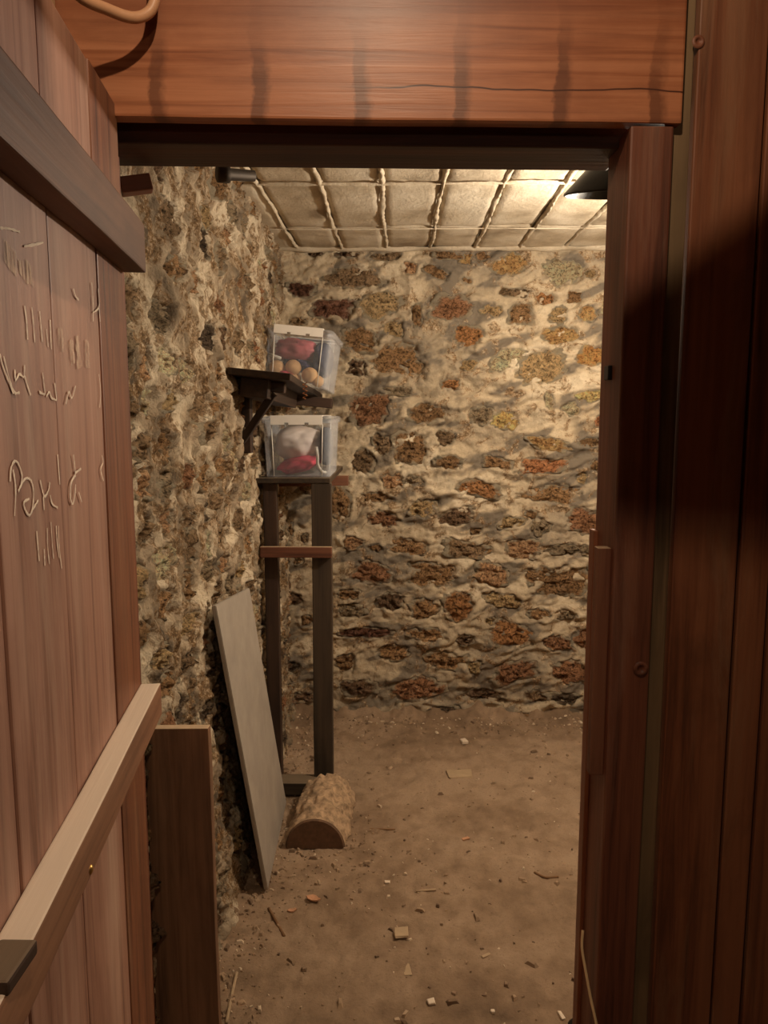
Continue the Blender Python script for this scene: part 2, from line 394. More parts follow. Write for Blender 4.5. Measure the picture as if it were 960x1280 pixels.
class Outline:
    def __init__(self, rnd, kind=None):
        self.n = rnd.choice([2.2, 2.6, 3.2]); self.ph = [rnd.uniform(0, 6.283) for _ in range(5)]
        self.am = [rnd.uniform(.02, .09), rnd.uniform(.03, .10), rnd.uniform(.02, .08), rnd.uniform(.015, .05), rnd.uniform(.01, .035)]
    def R(self, t):
        c, s = np.abs(np.cos(t)) + 1e-6, np.abs(np.sin(t)) + 1e-6
        r = (c ** self.n + s ** self.n) ** (-1 / self.n)
        for k, (a, p) in enumerate(zip(self.am, self.ph)): r = r * (1 + 1.15 * a * np.sin((k + 2 + (k > 2) * 2) * t + p))
        r = r * (1 + .035 * np.sin(11 * t + self.ph[1] * 3) + .03 * np.sin(17 * t + self.ph[2] * 3))
        return r
def stone_mesh(ol, hw, hh, rot, seed, relief, dome, seg=32, rings=10, infl=1.20):
    t = np.linspace(0, 2 * math.pi, seg, endpoint=False)
    R = ol.R(t)
    rr = np.array([0.0] + [((k + 1) / rings) for k in range(rings)])
    U = (R[None, :] * rr[:, None] * infl) * np.cos(t)[None, :] * hw
    V = (R[None, :] * rr[:, None] * infl) * np.sin(t)[None, :] * hh
    c, s = math.cos(rot), math.sin(rot)
    U, V = U * c - V * s, U * s + V * c
    q = rr[:, None] + 0 * U
    ns = fbm(U * 26 + seed * 3.1, V * 34 + seed * 1.7, 4, seed, 0.6)
    fac = np.abs(fbm(U * 16 - seed, V * 22 + seed * 2.2, 3, seed + 40))
    H = dome * (1 - q ** 2.4) + relief * (ns * .9 - fac * .9) - 0.035 * sstep(0.86, 1.0, q)
    verts = [(float(U[0, 0]), float(V[0, 0]), float(H[0, 0]))]
    for i in range(1, rings + 1):
        for k in range(seg): verts.append((float(U[i, k]), float(V[i, k]), float(H[i, k])))
    faces = []
    for k in range(seg): faces.append((0, 1 + k, 1 + (k + 1) % seg))
    for i in range(rings - 1):
        a, b = 1 + i * seg, 1 + (i + 1) * seg
        for k in range(seg): faces.append((a + k, b + k, b + (k + 1) % seg, a + (k + 1) % seg))
    faces.append(tuple(1 + (rings - 1) * seg + k for k in range(seg))[::-1])
    me = bpy.data.meshes.new('stone'); me.from_pydata(verts, [], faces)
    at = me.attributes.new('rim', 'FLOAT', 'POINT'); at.data.foreach_set('value', np.concatenate([[0.0], np.repeat(rr[1:], seg)]).astype(np.float32))
    me.polygons.foreach_set('use_smooth', np.full(len(faces), True))
    return me
def stone_wall(name, mat, u0, u1, v0, v1, step, base, tonef, stones, toworld, N3, U3, V3, smear, setback):
    nu = int((u1 - u0) / step) + 1; nv = int((v1 - v0) / step) + 1
    u = np.linspace(u0, u1, nu); v = np.linspace(v0, v1, nv)
    UU, VV = np.meshgrid(u, v)
    H = base(UU, VV); B0 = H.copy()
    jit = perlin(UU * 45, VV * 45, 91) * .07 + perlin(UU * 18, VV * 18, 92) * .07
    mask = np.zeros_like(H); lip = np.zeros_like(H)
    for (cu, cv, hw, hh, rot, ol, key, sd) in stones:
        ext = max(hw, hh) * 1.9
        a0, a1 = np.searchsorted(u, [cu - ext, cu + ext]); b0, b1 = np.searchsorted(v, [cv - ext, cv + ext])
        if a1 - a0 < 2 or b1 - b0 < 2: continue
        du = UU[b0:b1, a0:a1] - cu; dv = VV[b0:b1, a0:a1] - cv
        c, s = math.cos(-rot), math.sin(-rot); x = (du * c - dv * s) / hw; y = (du * s + dv * c) / hh
        q = np.hypot(x, y) / ol.R(np.arctan2(y, x)) + jit[b0:b1, a0:a1] * 1.9
        mask[b0:b1, a0:a1] = np.maximum(mask[b0:b1, a0:a1], 1 - sstep(0.86, 1.02, q))
        lip[b0:b1, a0:a1] = np.maximum(lip[b0:b1, a0:a1], sstep(1.75, 1.05, q) if False else (1 - sstep(1.02, 1.7, q)))
    H = H + 0.006 * lip
    H = H - .020 * mask
    P = np.array(toworld(UU, VV, H))
    P = np.moveaxis(P, 0, -1)
    tone = tonef(UU, VV, lip)
    me = grid_mesh(name, P, {'tone': tone})
    if me.polygons[len(me.polygons) // 2].normal.dot(Vector(N3)) < 0: me.flip_normals()
    me.materials.append(mat)
    o = put(name, me); o['kind'] = 'structure'
    for (cu, cv, hw, hh, rot, ol, key, sd) in stones:
        iu = int(np.clip((cu - u0) / step, 0, nu - 1)); iv = int(np.clip((cv - v0) / step, 0, nv - 1))
        iu0, iu1 = max(0, iu - 3), iu + 4; iv0, iv1 = max(0, iv - 3), iv + 4
        h0 = float(B0[iv0:iv1, iu0:iu1].mean()) - setback
        org = Vector([float(q) for q in toworld(np.float64(cu), np.float64(cv), np.float64(h0))])
        me = stone_mesh(ol, hw, hh, rot, sd, smear, 0.012 + .05 * min(hw, hh))
        put('stone', me, M['stone_' + key], o, frame(org, U3, V3, N3))
    return o

# --- back wall: stones at their places, sizes in photograph pixels on the wall plane y = YB
BS = [(376,362,36,16,0,'darkred'),(440,347,74,24,0,'greybrown'),(416,386,50,26,6,'darkred'),(474,382,50,28,-6,'buff'),(450,426,46,28,8,'brown'),
 (483,320,36,9,0,'greybrown'),(434,317,30,7,0,'darkbrown'),(393,316,22,6,0,'darkbrown'),(492,411,24,18,0,'buff'),(513,335,16,14,0,'pink'),(545,340,32,12,22,'brown'),
 (558,320,36,9,4,'brown'),(582,324,16,13,0,'orangetan'),(604,320,18,10,0,'brown'),(638,330,42,26,-4,'orangetan'),(563,385,50,27,0,'redbrown'),
 (615,388,26,14,6,'tan'),(643,366,36,11,4,'greybrown'),(585,421,38,25,6,'orangebrown'),(521,395,12,28,0,'brown'),(584,351,10,8,0,'brown'),
 (704,339,52,28,8,'pale'),(738,343,12,10,0,'tan'),(682,373,22,14,0,'orangebrown'),(718,371,18,14,0,'brown'),(651,393,30,27,0,'brown'),
 (698,394,20,20,0,'tan'),(733,393,22,16,4,'orangetan'),(764,330,14,20,0,'orangetan'),(700,420,46,22,-4,'orangetan'),(759,385,16,24,0,'pale'),
 (497,452,64,40,0,'brown'),(447,460,24,18,0,'darkbrown'),(497,489,38,10,4,'grey'),(562,481,22,14,-6,'orangebrown'),(461,512,50,38,-14,'redbrown'),
 (536,517,60,20,-2,'brown'),(675,460,62,38,-26,'buff'),(632,450,46,24,-28,'pale'),(584,457,24,13,0,'tan'),(600,520,28,22,0,'grey'),(631,526,36,20,0,'ochre'),
 (686,502,10,22,-10,'pale'),(743,445,44,23,-3,'orange'),(738,495,44,13,-3,'yellow'),(712,511,22,16,0,'pale'),(752,527,20,14,0,'orangered'),
 (512,561,44,38,-4,'brown'),(478,556,24,24,0,'greybrown'),(455,577,30,28,0,'greybrown'),(491,602,24,20,0,'pink'),(517,601,26,11,8,'grey'),(469,622,40,11,0,'brown'),
 (426,630,26,40,0,'brown'),(529,635,36,20,-6,'tan'),(478,649,40,20,6,'redbrown'),(560,578,32,16,8,'brown'),(557,547,22,18,0,'greybrown'),(621,579,38,14,8,'brown'),
 (677,583,58,19,-2,'orangered'),(597,611,58,19,10,'orangebrown'),(570,645,44,20,-6,'darkbrown'),(692,618,78,21,-3,'brown'),(685,555,54,14,12,'orangetan'),
 (738,553,30,10,0,'brown'),(748,583,18,16,0,'brown'),(728,598,14,14,0,'tan'),(732,652,46,30,8,'redbrown'),(664,643,14,10,0,'brown'),(441,678,26,16,0,'pink'),
 (469,685,18,8,0,'brown'),(510,684,48,18,4,'brown'),(464,716,48,30,4,'redbrown'),(365,749,24,16,0,'darkbrown'),(436,743,26,14,0,'brown'),(487,752,36,20,0,'darkbrown'),
 (540,719,58,33,4,'brown'),(580,687,48,23,8,'greybrown'),(610,688,12,9,0,'brown'),(595,664,16,8,0,'brown'),(613,718,44,28,4,'pink'),(530,761,36,23,-8,'brown'),
 (572,757,38,36,10,'orangebrown'),(628,750,46,18,6,'tan'),(654,687,46,26,4,'pink'),(712,688,70,15,3,'grey'),(674,658,26,22,20,'grey'),(640,653,30,14,-4,'tan'),
 (698,727,88,38,8,'brown'),(742,713,14,14,0,'grey'),(455,790,74,13,0,'darkred'),(440,762,36,16,0,'grey'),(432,828,28,20,0,'brown'),(492,816,38,22,4,'brown'),
 (448,858,46,20,6,'darkbrown'),(364,832,22,12,0,'dark'),(358,848,12,12,0,'dark'),(534,793,48,17,8,'brown'),(580,799,22,16,6,'darkbrown'),(558,825,54,24,2,'brown'),
 (593,834,18,16,0,'tan'),(520,861,68,28,-4,'redbrown'),(613,776,14,10,0,'tan'),(608,870,50,15,10,'darkbrown'),(555,888,46,10,-4,'dark'),(638,793,52,36,10,'orangebrown'),
 (674,768,28,13,6,'brown'),(706,768,28,13,0,'grey'),(698,804,36,19,16,'redbrown'),(731,800,28,28,0,'redbrown'),(644,839,56,28,-8,'redbrown'),(712,839,48,26,8,'redbrown'),
 (670,870,32,15,0,'greybrown'),(706,872,46,14,6,'dark'),(663,893,40,8,0,'brown'),(362,662,10,18,0,'brown'),(372,700,16,10,0,'brown'),(381,672,9,9,0,'greybrown'),
 (383,775,16,12,0,'brown'),(380,870,26,12,0,'darkbrown'),(380,500,30,20,0,'brown'),(385,610,26,16,0,'greybrown'),(395,545,30,20,0,'brown'),(372,402,20,12,0,'greybrown')]
rnd = random.Random(3)
kx = YB / F
back = []
for (px, py, pw, ph, rot, key) in BS:
    p = at_y(px, py, YB)
    zc = YB
    back.append((p.x, p.z, pw * zc / F / 2 * 1.08, ph * zc / F / 2 * 1.12, math.radians(-rot) * 1.0, Outline(rnd), key, rnd.randrange(1, 999)))
keys = ['brown', 'redbrown', 'tan', 'orangetan', 'greybrown', 'buff']
for k in range(34):           # the stretch of the same wall behind the door jamb
    uu = 1.12 + (k % 3) * .14 + rnd.uniform(-.03, .03); vv = 0.12 + (k // 3) * .185 + rnd.uniform(-.03, .03)
    if uu < XR: back.append((uu, vv, rnd.uniform(.03, .07), rnd.uniform(.02, .05), rnd.uniform(-.2, .2), Outline(rnd), rnd.choice(keys), rnd.randrange(1, 999)))

def back_base(u, v):
    a = math.radians(14); x = u * math.cos(a) + v * math.sin(a); y = -u * math.sin(a) + v * math.cos(a)
    wx = x + .05 * fbm(u * 5, v * 5, 2, 5); wy = y + .05 * fbm(u * 5, v * 5, 2, 6)
    n1 = fbm(wx * 4.5, wy * 11, 3, 11); n2 = fbm(wx * 5 + 7.7, wy * 12 + 3.1, 3, 12); n3 = fbm(wx * 9 + 2.7, wy * 20 + 9.1, 2, 13)
    h = np.maximum(n1 * .030, n2 * .030 - .003); h = np.maximum(h, n3 * .018 - .002)
    return h + .0045 * fbm(u * 32, v * 45, 3, 14) + .02 * fbm(u * 1.6, v * 1.6, 2, 15)
def back_tone(u, v, lip):
    a = math.radians(20); x = u * math.cos(a) + v * math.sin(a); y = -u * math.sin(a) + v * math.cos(a)
    g = fbm(x * 3.5, y * 10, 4, 31); g2 = fbm(u * 2, v * 2, 3, 32)
    foot_grey = .16 * (1 - sstep(0.05, 0.75, v + .12 * fbm(u * 4, v * 4, 3, 33)))  # greyer towards the foot of the wall
    return np.clip(.33 + .55 * sstep(.0, .6, g) + .28 * g2 + foot_grey + .06 * lip, 0, 1)
stone_wall('wall_back', M['mortar'], XL - .12, XR + .05, -.08, ZC + .04, 0.0075, back_base, back_tone, back,
           lambda u, v, h: (u, YB - h, v), Vector((0, -1, 0)), Vector((1, 0, 0)), Vector((0, 0, 1)), 0.018, 0.006)

# --- left wall: closely packed rubble
rnd = random.Random(11)
left = []
lk = ['greybrown', 'brown', 'brown', 'tan', 'grey', 'pink', 'darkbrown', 'greybrown', 'grey', 'pale', 'redbrown', 'greybrown', 'dark']
row = 0; z = .02
while z < ZC + .03:
    rh = rnd.uniform(.075, .12); y = 1.42 + rnd.uniform(-.06, .06)
    while y < YB - .03:
        rw = rnd.uniform(.09, .24)
        if rnd.random() < (.74 if z > 1.55 else .92):
            left.append((y + rw / 2 + rnd.uniform(-.01, .01), z + rh / 2 + rnd.uniform(-.015, .015), rw / 2 * rnd.uniform(.62, .9), rh / 2 * rnd.uniform(.62, .92),
                         rnd.uniform(-.25, .25), Outline(rnd), rnd.choice(lk), rnd.randrange(1, 999)))
        y += rw
    z += rh
left = left[:298]
def left_base(u, v):
    wx = u + .05 * fbm(u * 5, v * 5, 2, 55); wy = v + .05 * fbm(u * 5, v * 5, 2, 56)
    n1 = fbm(wx * 7, wy * 7, 3, 61); n2 = fbm(wx * 8 + 7.7, wy * 8 + 3.1, 3, 62); n3 = fbm(wx * 18 + 2.7, wy * 16 + 9.1, 2, 63)
    h = np.maximum(n1 * .024, n2 * .024 - .003); h = np.maximum(h, n3 * .014 - .002)
    return h + .007 * fbm(u * 32, v * 32, 3, 64) + .02 * fbm(u * 1.6, v * 1.2, 2, 65) + .05 * np.exp(-np.clip(v, 0, 9) / .12)
def left_tone(u, v, lip):
    g = fbm(u * 5, v * 4, 4, 71); g2 = fbm(u * 12, v * 9, 3, 72)
    return np.clip(.30 + .45 * g + .28 * g2 + .16 * (1 - sstep(.2, 1.0, v)), 0, 1)
stone_wall('wall_left', M['mortar_left'], 1.36, YB + .06, -.08, ZC + .04, 0.0075, left_base, left_tone, left,
           lambda u, v, h: (XL + h, u, v), Vector((1, 0, 0)), Vector((0, 1, 0)), Vector((0, 0, 1)), 0.020, 0.008)

# ------------------------------------------------------------------ floor
nx, ny = 300, 400
fx = np.linspace(-1.3, 1.5, nx); fy = np.linspace(-2.2, YB + .04, ny)
FX, FY = np.meshgrid(fx, fy)
def floor_h(x, y):
    h = .010 * fbm(x * 3, y * 3, 3, 81) + .006 * fbm(x * 14, y * 14, 3, 82) + .004 * fbm(x * 45, y * 45, 3, 83)
    h = h + .055 * np.exp(-np.clip(YB - y, 0, 9) / .09) * (1 + .6 * fbm(x * 9, y * 9, 3, 84))
    h = h + .05 * np.exp(-np.clip(x - XL, 0, 9) / .06) * (y > 1.35) * (1 + .7 * fbm(x * 11, y * 8, 3, 85))
    return h - .012
FH = floor_h(FX, FY)
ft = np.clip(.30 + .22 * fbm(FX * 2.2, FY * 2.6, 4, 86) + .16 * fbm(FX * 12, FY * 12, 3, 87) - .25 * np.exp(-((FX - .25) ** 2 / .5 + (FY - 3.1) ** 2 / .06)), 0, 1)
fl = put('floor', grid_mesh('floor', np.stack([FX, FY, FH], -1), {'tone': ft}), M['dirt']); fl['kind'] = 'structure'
def fh(x, y): return float(floor_h(np.float64(x), np.float64(y)))

# ------------------------------------------------------------------ ceiling of plastered slabs
ceil = put('ceiling', board_mesh(2.3, 2.5, .06, 0), M['plaster'], None, Matrix.Translation((.42, 2.62, ZC + .055))); ceil['kind'] = 'structure'
seams = [-.675 + .205 * k for k in range(11)]
rows = [1.45, 2.04, 2.65, 3.27, YB + .02]
k = 0
for i in range(len(seams) - 1):
    for j in range(len(rows) - 1):
        x0, x1 = seams[i] + .004, seams[i + 1] - .004; y0, y1 = rows[j] + .003, rows[j + 1] - .003
        gx, gy = np.meshgrid(np.linspace(x0, x1, 12), np.linspace(y0, y1, 26))
        tilt = (random.uniform(-1, 1) * .003 * (gx - x0) / .2 + random.uniform(-1, 1) * .003 * (gy - y0) / .6)
        gz = ZC + .004 + tilt + .0022 * fbm(gx * 12, gy * 12, 4, 300 + k) + .003 * fbm(gx * 3, gy * 3, 2, 333)
        edge = np.minimum(np.minimum(gx - x0, x1 - gx), np.minimum(gy - y0, y1 - gy))
        gz = gz + .012 * (edge < 1e-6)
        tn = np.clip(.3 + .35 * fbm(gx * 5, gy * 4, 4, 400) + random.uniform(-.12, .12), 0, 1)
        me = grid_mesh('ceiling_slab', np.stack([gx, gy, gz], -1), {'tone': tn}); me.flip_normals()
        put('ceiling_slab', me, M['slab'], ceil); k += 1
def ridge(name, pts, wdt, hgt, seed):
    pts = [Vector(p) for p in pts]; n = len(pts); A = np.zeros((n, 5, 3))
    r = random.Random(seed)
    for i, p in enumerate(pts):
        t = (pts[min(i + 1, n - 1)] - pts[max(i - 1, 0)]).normalized(); s = Vector((t.y, -t.x, 0))
        w_ = wdt * (1 + .7 * float(perlin(np.float64(i * .13), np.float64(seed * 3.7), 9))); h_ = hgt * (.8 + .9 * float(perlin(np.float64(i * .17), np.float64(seed * 5.3), 10)))
        c = p + s * r.uniform(-.003, .003)
        for q, (a, b) in enumerate(((-1, -.9), (-.55, .55), (0, 1), (.55, .6), (1, -.9))):
            A[i, q] = c + s * (a * w_) + Vector((0, 0, -b * h_))
    me = grid_mesh(name, A, {'tone': np.full((n, 5), .30)})
    if me.polygons[2 * (len(me.polygons) // 4) + 1].normal.z > 0: me.flip_normals()
    return put(name, me, M['slab'], ceil)
for i, s in enumerate(seams[1:-1]):
    ridge('mortar_seam', [(s + .004 * math.sin(y * 7 + i), y, ZC + .003) for y in np.linspace(1.46, YB, 90)], .008, .007, i)
for j, y in enumerate(rows[1:-1]):
    ridge('mortar_seam', [(x, y + .004 * math.sin(x * 9 + j), ZC) for x in np.linspace(-.6, 1.45, 90)], .006 if j == 1 else .0025, .0045 if j == 1 else .002, 50 + j)
ridge('mortar_cove', [(x, YB - .02, ZC - .002) for x in np.linspace(-.6, 1.45, 90)], .03, .010, 77)

# right wall of the cellar (hidden behind the jamb) and the corridor the photograph was taken from
def slab(name, lo, hi, mat, kind='structure'):
    lo, hi = Vector(lo), Vector(hi); d = hi - lo
    o = put(name, board_mesh(d.x, d.y, d.z, 0), mat, None, Matrix.Translation((lo + hi) / 2)); o['kind'] = kind; return o
slab('wall_right', (XR, 1.5, -.05), (XR + .1, YB + .1, ZC + .05), M['plaster'])
slab('wall_rear', (-1.3, -2.25, -.05), (1.5, -2.15, 2.75), M['wood_strip'])
slab('ceiling_2', (-1.3, -2.2, 2.72), (1.5, 1.5, 2.8), M['wood_lintel'])

c2 = bpy.data.objects['ceiling_2']
def light_blocker(L, T, t, rod):
    # added unseen board, shapes a shadow by keeping lamp L off patch T
    L = Vector(L); P = [L + (Vector(p) - L) * t for p in T]
    n = (P[1] - P[0]).cross(P[3] - P[0]).normalized() * .009
    bm = bmesh.new(); a = [bm.verts.new(p + n) for p in P]; b = [bm.verts.new(p - n) for p in P]
    bm.faces.new(a); bm.faces.new(b[::-1])
    for k in range(4): bm.faces.new((a[k], b[k], b[(k + 1) % 4], a[(k + 1) % 4]))
    bmesh.ops.recalc_face_normals(bm, faces=bm.faces)
    put('light_blocker', bm_mesh(bm, 'light_blocker'), M['wood_lintel'], c2)
    p = P[rod]; board('blocker_rod', p - Vector((0, 0, .02)), (p.x, p.y, 2.73), .010, .010, (1, 0, 0), M['iron'], c2)  # added rod holding the unseen shadow board
# ------------------------------------------------------------------ front partition: timber frame and planks
O = Vector((0, 1.355, 0)); e = Vector((1, .05, 0)).normalized(); nd = Vector((-.05, 1, 0)).normalized()   # nd points away from the camera
def fw(px, py, d=0.0):
    r = ray(px, py); P0 = O + nd * d; t = (P0 - CAMP).dot(nd) / r.dot(nd); p = CAMP + r * t; q = p - O
    return q.dot(e), p.z
def fpos(s, d, z): return O + e * s + nd * d + Vector((0, 0, z))
front = tag(empty('wall_front', O), kind='structure')
def fboard(name, s0, s1, z0, z1, d0, d1, mat, vertical=True, **kw):
    dm = (d0 + d1) / 2; sm = (s0 + s1) / 2; zm = (z0 + z1) / 2
    if vertical: return board(name, fpos(sm, dm, z0), fpos(sm, dm, z1), abs(s1 - s0), abs(d1 - d0), e, mat, front, **kw)
    return board(name, fpos(s0, dm, zm), fpos(s1, dm, zm), abs(z1 - z0), abs(d1 - d0), (0, 0, 1), mat, front, **kw)
sj0 = fw(771, 620)[0]; sj1 = fw(822, 620)[0]; ss1 = fw(845, 620)[0]
sh_r = fw(851, 160)[0]; zh = fw(500, 151)[1]
zl = 1.962
fboard('header_board', -.56, sh_r, zh, 2.40, -.004, .028, M['wood_header'], False, bevel=.004, rough=.0006, cuts=12)
fboard('lintel', -.62, sj0 + .02, zl, zh + .05, .06, .19, M['wood_lintel'], False, bevel=.004)
jamb = fboard('door_jamb', sj0, sj1, -.02, zh - .002, .002, .12, M['wood_frame'], bevel=.004, rough=.0006, cuts=10, seed=3)
fboard('cover_strip', sj1 + .001, ss1, -.02, 2.7, .016, .04, M['wood_strip'], bevel=.002)
edges = [ss1 + .003, fw(931, 640)[0], fw(968, 700)[0], fw(968, 700)[0] + .13, fw(968, 700)[0] + .26, fw(968, 700)[0] + .39]
for a, b in zip(edges[:-1], edges[1:]):
    fboard('partition_plank', a, b - .006, -.02, 2.7, .004 + random.uniform(0, .004), .03, M['wood_plank'], bevel=.003, rough=.0005, cuts=8, seed=int(a * 1000))
for a in edges[1:-1]:
    fboard('light_leak_batten', a - .03, a + .03, -.02, 2.7, .031, .045, M['wood_strip'], bevel=.002)  # added unseen strips that stop cellar light leaking through the seams
# batten nailed to the reveal, the narrow rear stop and the strike plate
zb1, zb0 = fw(757, 683, .04)[1], fw(745, 963, .04)[1]
fboard('stop_batten', sj0 - .024, sj0 + .001, zb0, zb1, .02, .045, M['wood_cross'], bevel=.002)
fboard('rear_stop', sj0 - .008, sj0 + .001, -.02, zb1 + .02, .10, .13, M['wood_header'], bevel=.002)
zs = fw(765, 466, .06)[1]
fboard('strike_plate', sj0 - .008, sj0 + .002, zs - .013, zs + .013, .05, .075, M['black_metal'], bevel=.002)
fboard('door_post', -.70, -.505, -.02, 2.7, .06, .14, M['wood_frame'], bevel=.004)
s0, s1 = fw(30, 20)[0], fw(72, 20)[0]
fboard('upper_post', s0 - .02, s1, zh + .03, 2.7, -.03, -.006, M['wood_pale'], bevel=.003)
# wooden wedge and iron pipe stub by the top hinge
a = at_y(150, 234, 1.50); b = at_y(189, 229, 1.52)
board('wedge', a, b, .030, .035, (0, 0, 1), M['wood_frame'], front)
a = at_y(272, 217, 1.62); b = at_y(318, 220, 1.66)
put('pipe_stub', tube_mesh([a, a.lerp(b, .3), a.lerp(b, .32), b], [.017, .017, .012, .011], 12), M['iron'], front)
# knots of the jamb
def knot(px, py, r, d, par):
    s, zz = fw(px, py, d); c = fpos(s, d - .001, zz)
    me = lathe_mesh([(r, -.001), (r * .8, .0012), (r * .45, .0008), (r * .4, -.001), (r * .02, -.0012)], 16)
    put('knot', me, M['wood_frame'], par, frame(c, e, Vector((0, 0, 1)), -nd))
knot(801, 836, .014, .0, jamb); knot(873, 52, .011, .004, front)

# ------------------------------------------------------------------ open plank door on the left
H0 = Vector((-.470, 1.345, 0)); dd = Vector((.134, -1, 0)).normalized(); dn = Vector((1, .134, 0)).normalized()  # dd from hinge to free edge, dn towards the opening
door = tag(empty('door_1', H0), kind='structure')
def dpix(px, py, off=0.0):
    r = ray(px, py); P0 = H0 + dn * off; t = (P0 - CAMP).dot(dn) / r.dot(dn); return CAMP + r * t
def along(px, py): return (dpix(px, py) - H0).dot(dd)
cuts_ = [0.0, along(138, 690), along(81.5, 690), along(-2, 640), along(-2, 640) + .17, along(-2, 640) + .30]
zt = 2.004
for i, (a, b) in enumerate(zip(cuts_[:-1], cuts_[1:])):
    m_ = (a + b) / 2; p = H0 + dd * m_ - dn * .012 * 1.0
    board('door_plank', p + Vector((0, 0, .03)), p + Vector((0, 0, zt - .004 * i)), b - a - .005, .024 - .002 * (i % 2), dd, M['wood_door'] if i else M['wood_plank'], door, bevel=.003, rough=.0006, cuts=10, seed=20 + i)
def rail(za, zb, a, b, thick, mat):
    zm = (za + zb) / 2
    p = H0 + dn * (thick / 2)
    return board('door_rail', p + dd * a + Vector((0, 0, zm)), p + dd * b + Vector((0, 0, zm)), zb - za, thick, (0, 0, 1), mat, door, bevel=.003, rough=.0006, cuts=8, seed=5)
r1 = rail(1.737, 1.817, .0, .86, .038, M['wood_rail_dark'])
lt = at_z(7, 1206, 1.013)
board('rail_block', lt - Vector((.0, .03, 0)), lt + Vector((.0, .025, 0)), .035, .014, (1, 0, 0), M['wood_shelf'], door)  # small dark block on top of the lower rail
r2 = rail(.948, 1.008, .0, .86, .036, M['wood_rail'])
c = dpix(113, 1087, .036)
put('screw', lathe_mesh([(.006, 0), (.0055, .0015), (.003, .003), (.0001, .0033)], 12), M['brass'], r2, frame(c, dd, Vector((0, 0, 1)), dn))

TR_ = [at_y(*q_, 1.362) for q_ in ((768, 392), (1010, 205), (1010, 650), (768, 628))]
TL_ = [dpix(*q_, .02) for q_ in ((-200, -120), (62, -70), (72, 185), (-200, 150))]
light_blocker(CORRIDOR_BULB, TR_, .35, 1); light_blocker(CORRIDOR_BULB, TL_, .40, 0)
light_blocker(REAR_FILL, TR_, .50, 1); light_blocker(REAR_FILL, TL_, .48, 0)

# chalk writing on the planks
def chalk(name, strokes, width, mat, parent=door, off=.0016):
    bm = bmesh.new(); rn = random.Random(5)
    for st in strokes:
        P = spline([dpix(x, y, off) for x, y in st], 5) if len(st) > 2 else [dpix(*st[0], off).lerp(dpix(*st[1], off), k / 6) for k in range(7)]
        prev = None
        for i, p in enumerate(P):
            t = (P[min(i + 1, len(P) - 1)] - P[max(i - 1, 0)]).normalized(); s = dn.cross(t).normalized()
            wv = width * rn.uniform(.55, 1.25)
            pr = (bm.verts.new(p + s * wv), bm.verts.new(p - s * wv), bm.verts.new(p + dn * .0002))
            if prev:
                bm.faces.new((prev[0], prev[2], pr[2], pr[0])); bm.faces.new((prev[2], prev[1], pr[1], pr[2]))
            prev = pr
    return put(name, bm_mesh(bm, name), mat, parent)
q = lambda pts: [(x * .1875, 540 + y * .1875) for x, y in pts]
word = [q([(68, 330), (75, 240), (98, 195), (125, 215), (148, 290), (140, 350), (122, 395)]), q([(88, 250), (102, 340), (105, 430), (98, 560)]),
        q([(125, 395), (160, 320), (190, 310), (215, 340), (225, 420), (215, 520), (195, 555), (170, 520), (160, 470), (195, 445)]), q([(205, 540), (240, 480), (255, 455)]),
        q([(268, 320), (285, 395), (300, 430), (325, 385), (332, 335)]), q([(290, 430), (295, 520)]), q([(335, 420), (350, 480), (385, 505)]), q([(385, 150), (392, 250), (400, 350)]),
        q([(490, 150), (500, 240), (503, 300)]), q([(500, 275), (540, 245)]), q([(500, 290), (475, 340), (470, 430), (485, 480), (500, 420), (505, 350)]), q([(525, 400), (545, 465)]),
        q([(680, 155), (688, 200), (672, 250), (690, 325)])]
chalk('chalk_word', word, .0016, M['chalk'])
tally = [q([(245, 660), (255, 780), (262, 860)]), q([(315, 640), (318, 760), (330, 880)]), q([(340, 600), (350, 760), (358, 845)]), q([(375, 625), (382, 740), (395, 840)]),
         q([(390, 625), (395, 760), (412, 910)]), q([(295, 780), (300, 890)])]
chalk('chalk_tally', tally, .0013, M['chalk'])
q2 = lambda pts: [(x * .1875, 340 + y * .1875) for x, y in pts]
tally2 = [q2([(165, 225), (178, 330), (185, 450)]), q2([(213, 235), (225, 360), (233, 470)]), q2([(265, 262), (275, 370), (283, 465)]), q2([(335, 320), (338, 420), (343, 515)]), q2([(310, 380), (322, 500)]),
          q2([(0, 545), (25, 640), (90, 810)]), q2([(25, 560), (60, 700), (95, 800), (130, 805)]), q2([(100, 650), (105, 720), (130, 680), (160, 700), (165, 620)]), q2([(165, 690), (185, 760), (205, 820)]),
          q2([(285, 670), (295, 760), (300, 815), (262, 800)]), q2([(310, 830), (330, 800), (345, 840), (378, 855)]), q2([(365, 740), (378, 850)]), q2([(440, 880), (460, 800), (480, 840), (505, 760)]),
          q2([(490, 110), (505, 160), (525, 185)]), q2([(612, 70), (620, 180), (622, 330)]), q2([(655, 110), (660, 230), (625, 270)]), q2([(660, 240), (668, 330)]), q2([(660, 680), (672, 800), (665, 905)]),
          [(0, 285), (12, 286), (25, 290)], [(30, 308), (42, 306), (54, 303)]]
chalk('chalk_scribble', tally2, .0015, M['chalk'])
smear = [[(4, 310), (20, 330), (42, 345)], [(75, 410), (78, 440)], [(88, 425), (92, 455)], [(96, 420), (100, 460)], [(108, 425), (110, 460)]]
chalk('chalk_smear', smear, .011, M['chalk_faint'], off=.0012)

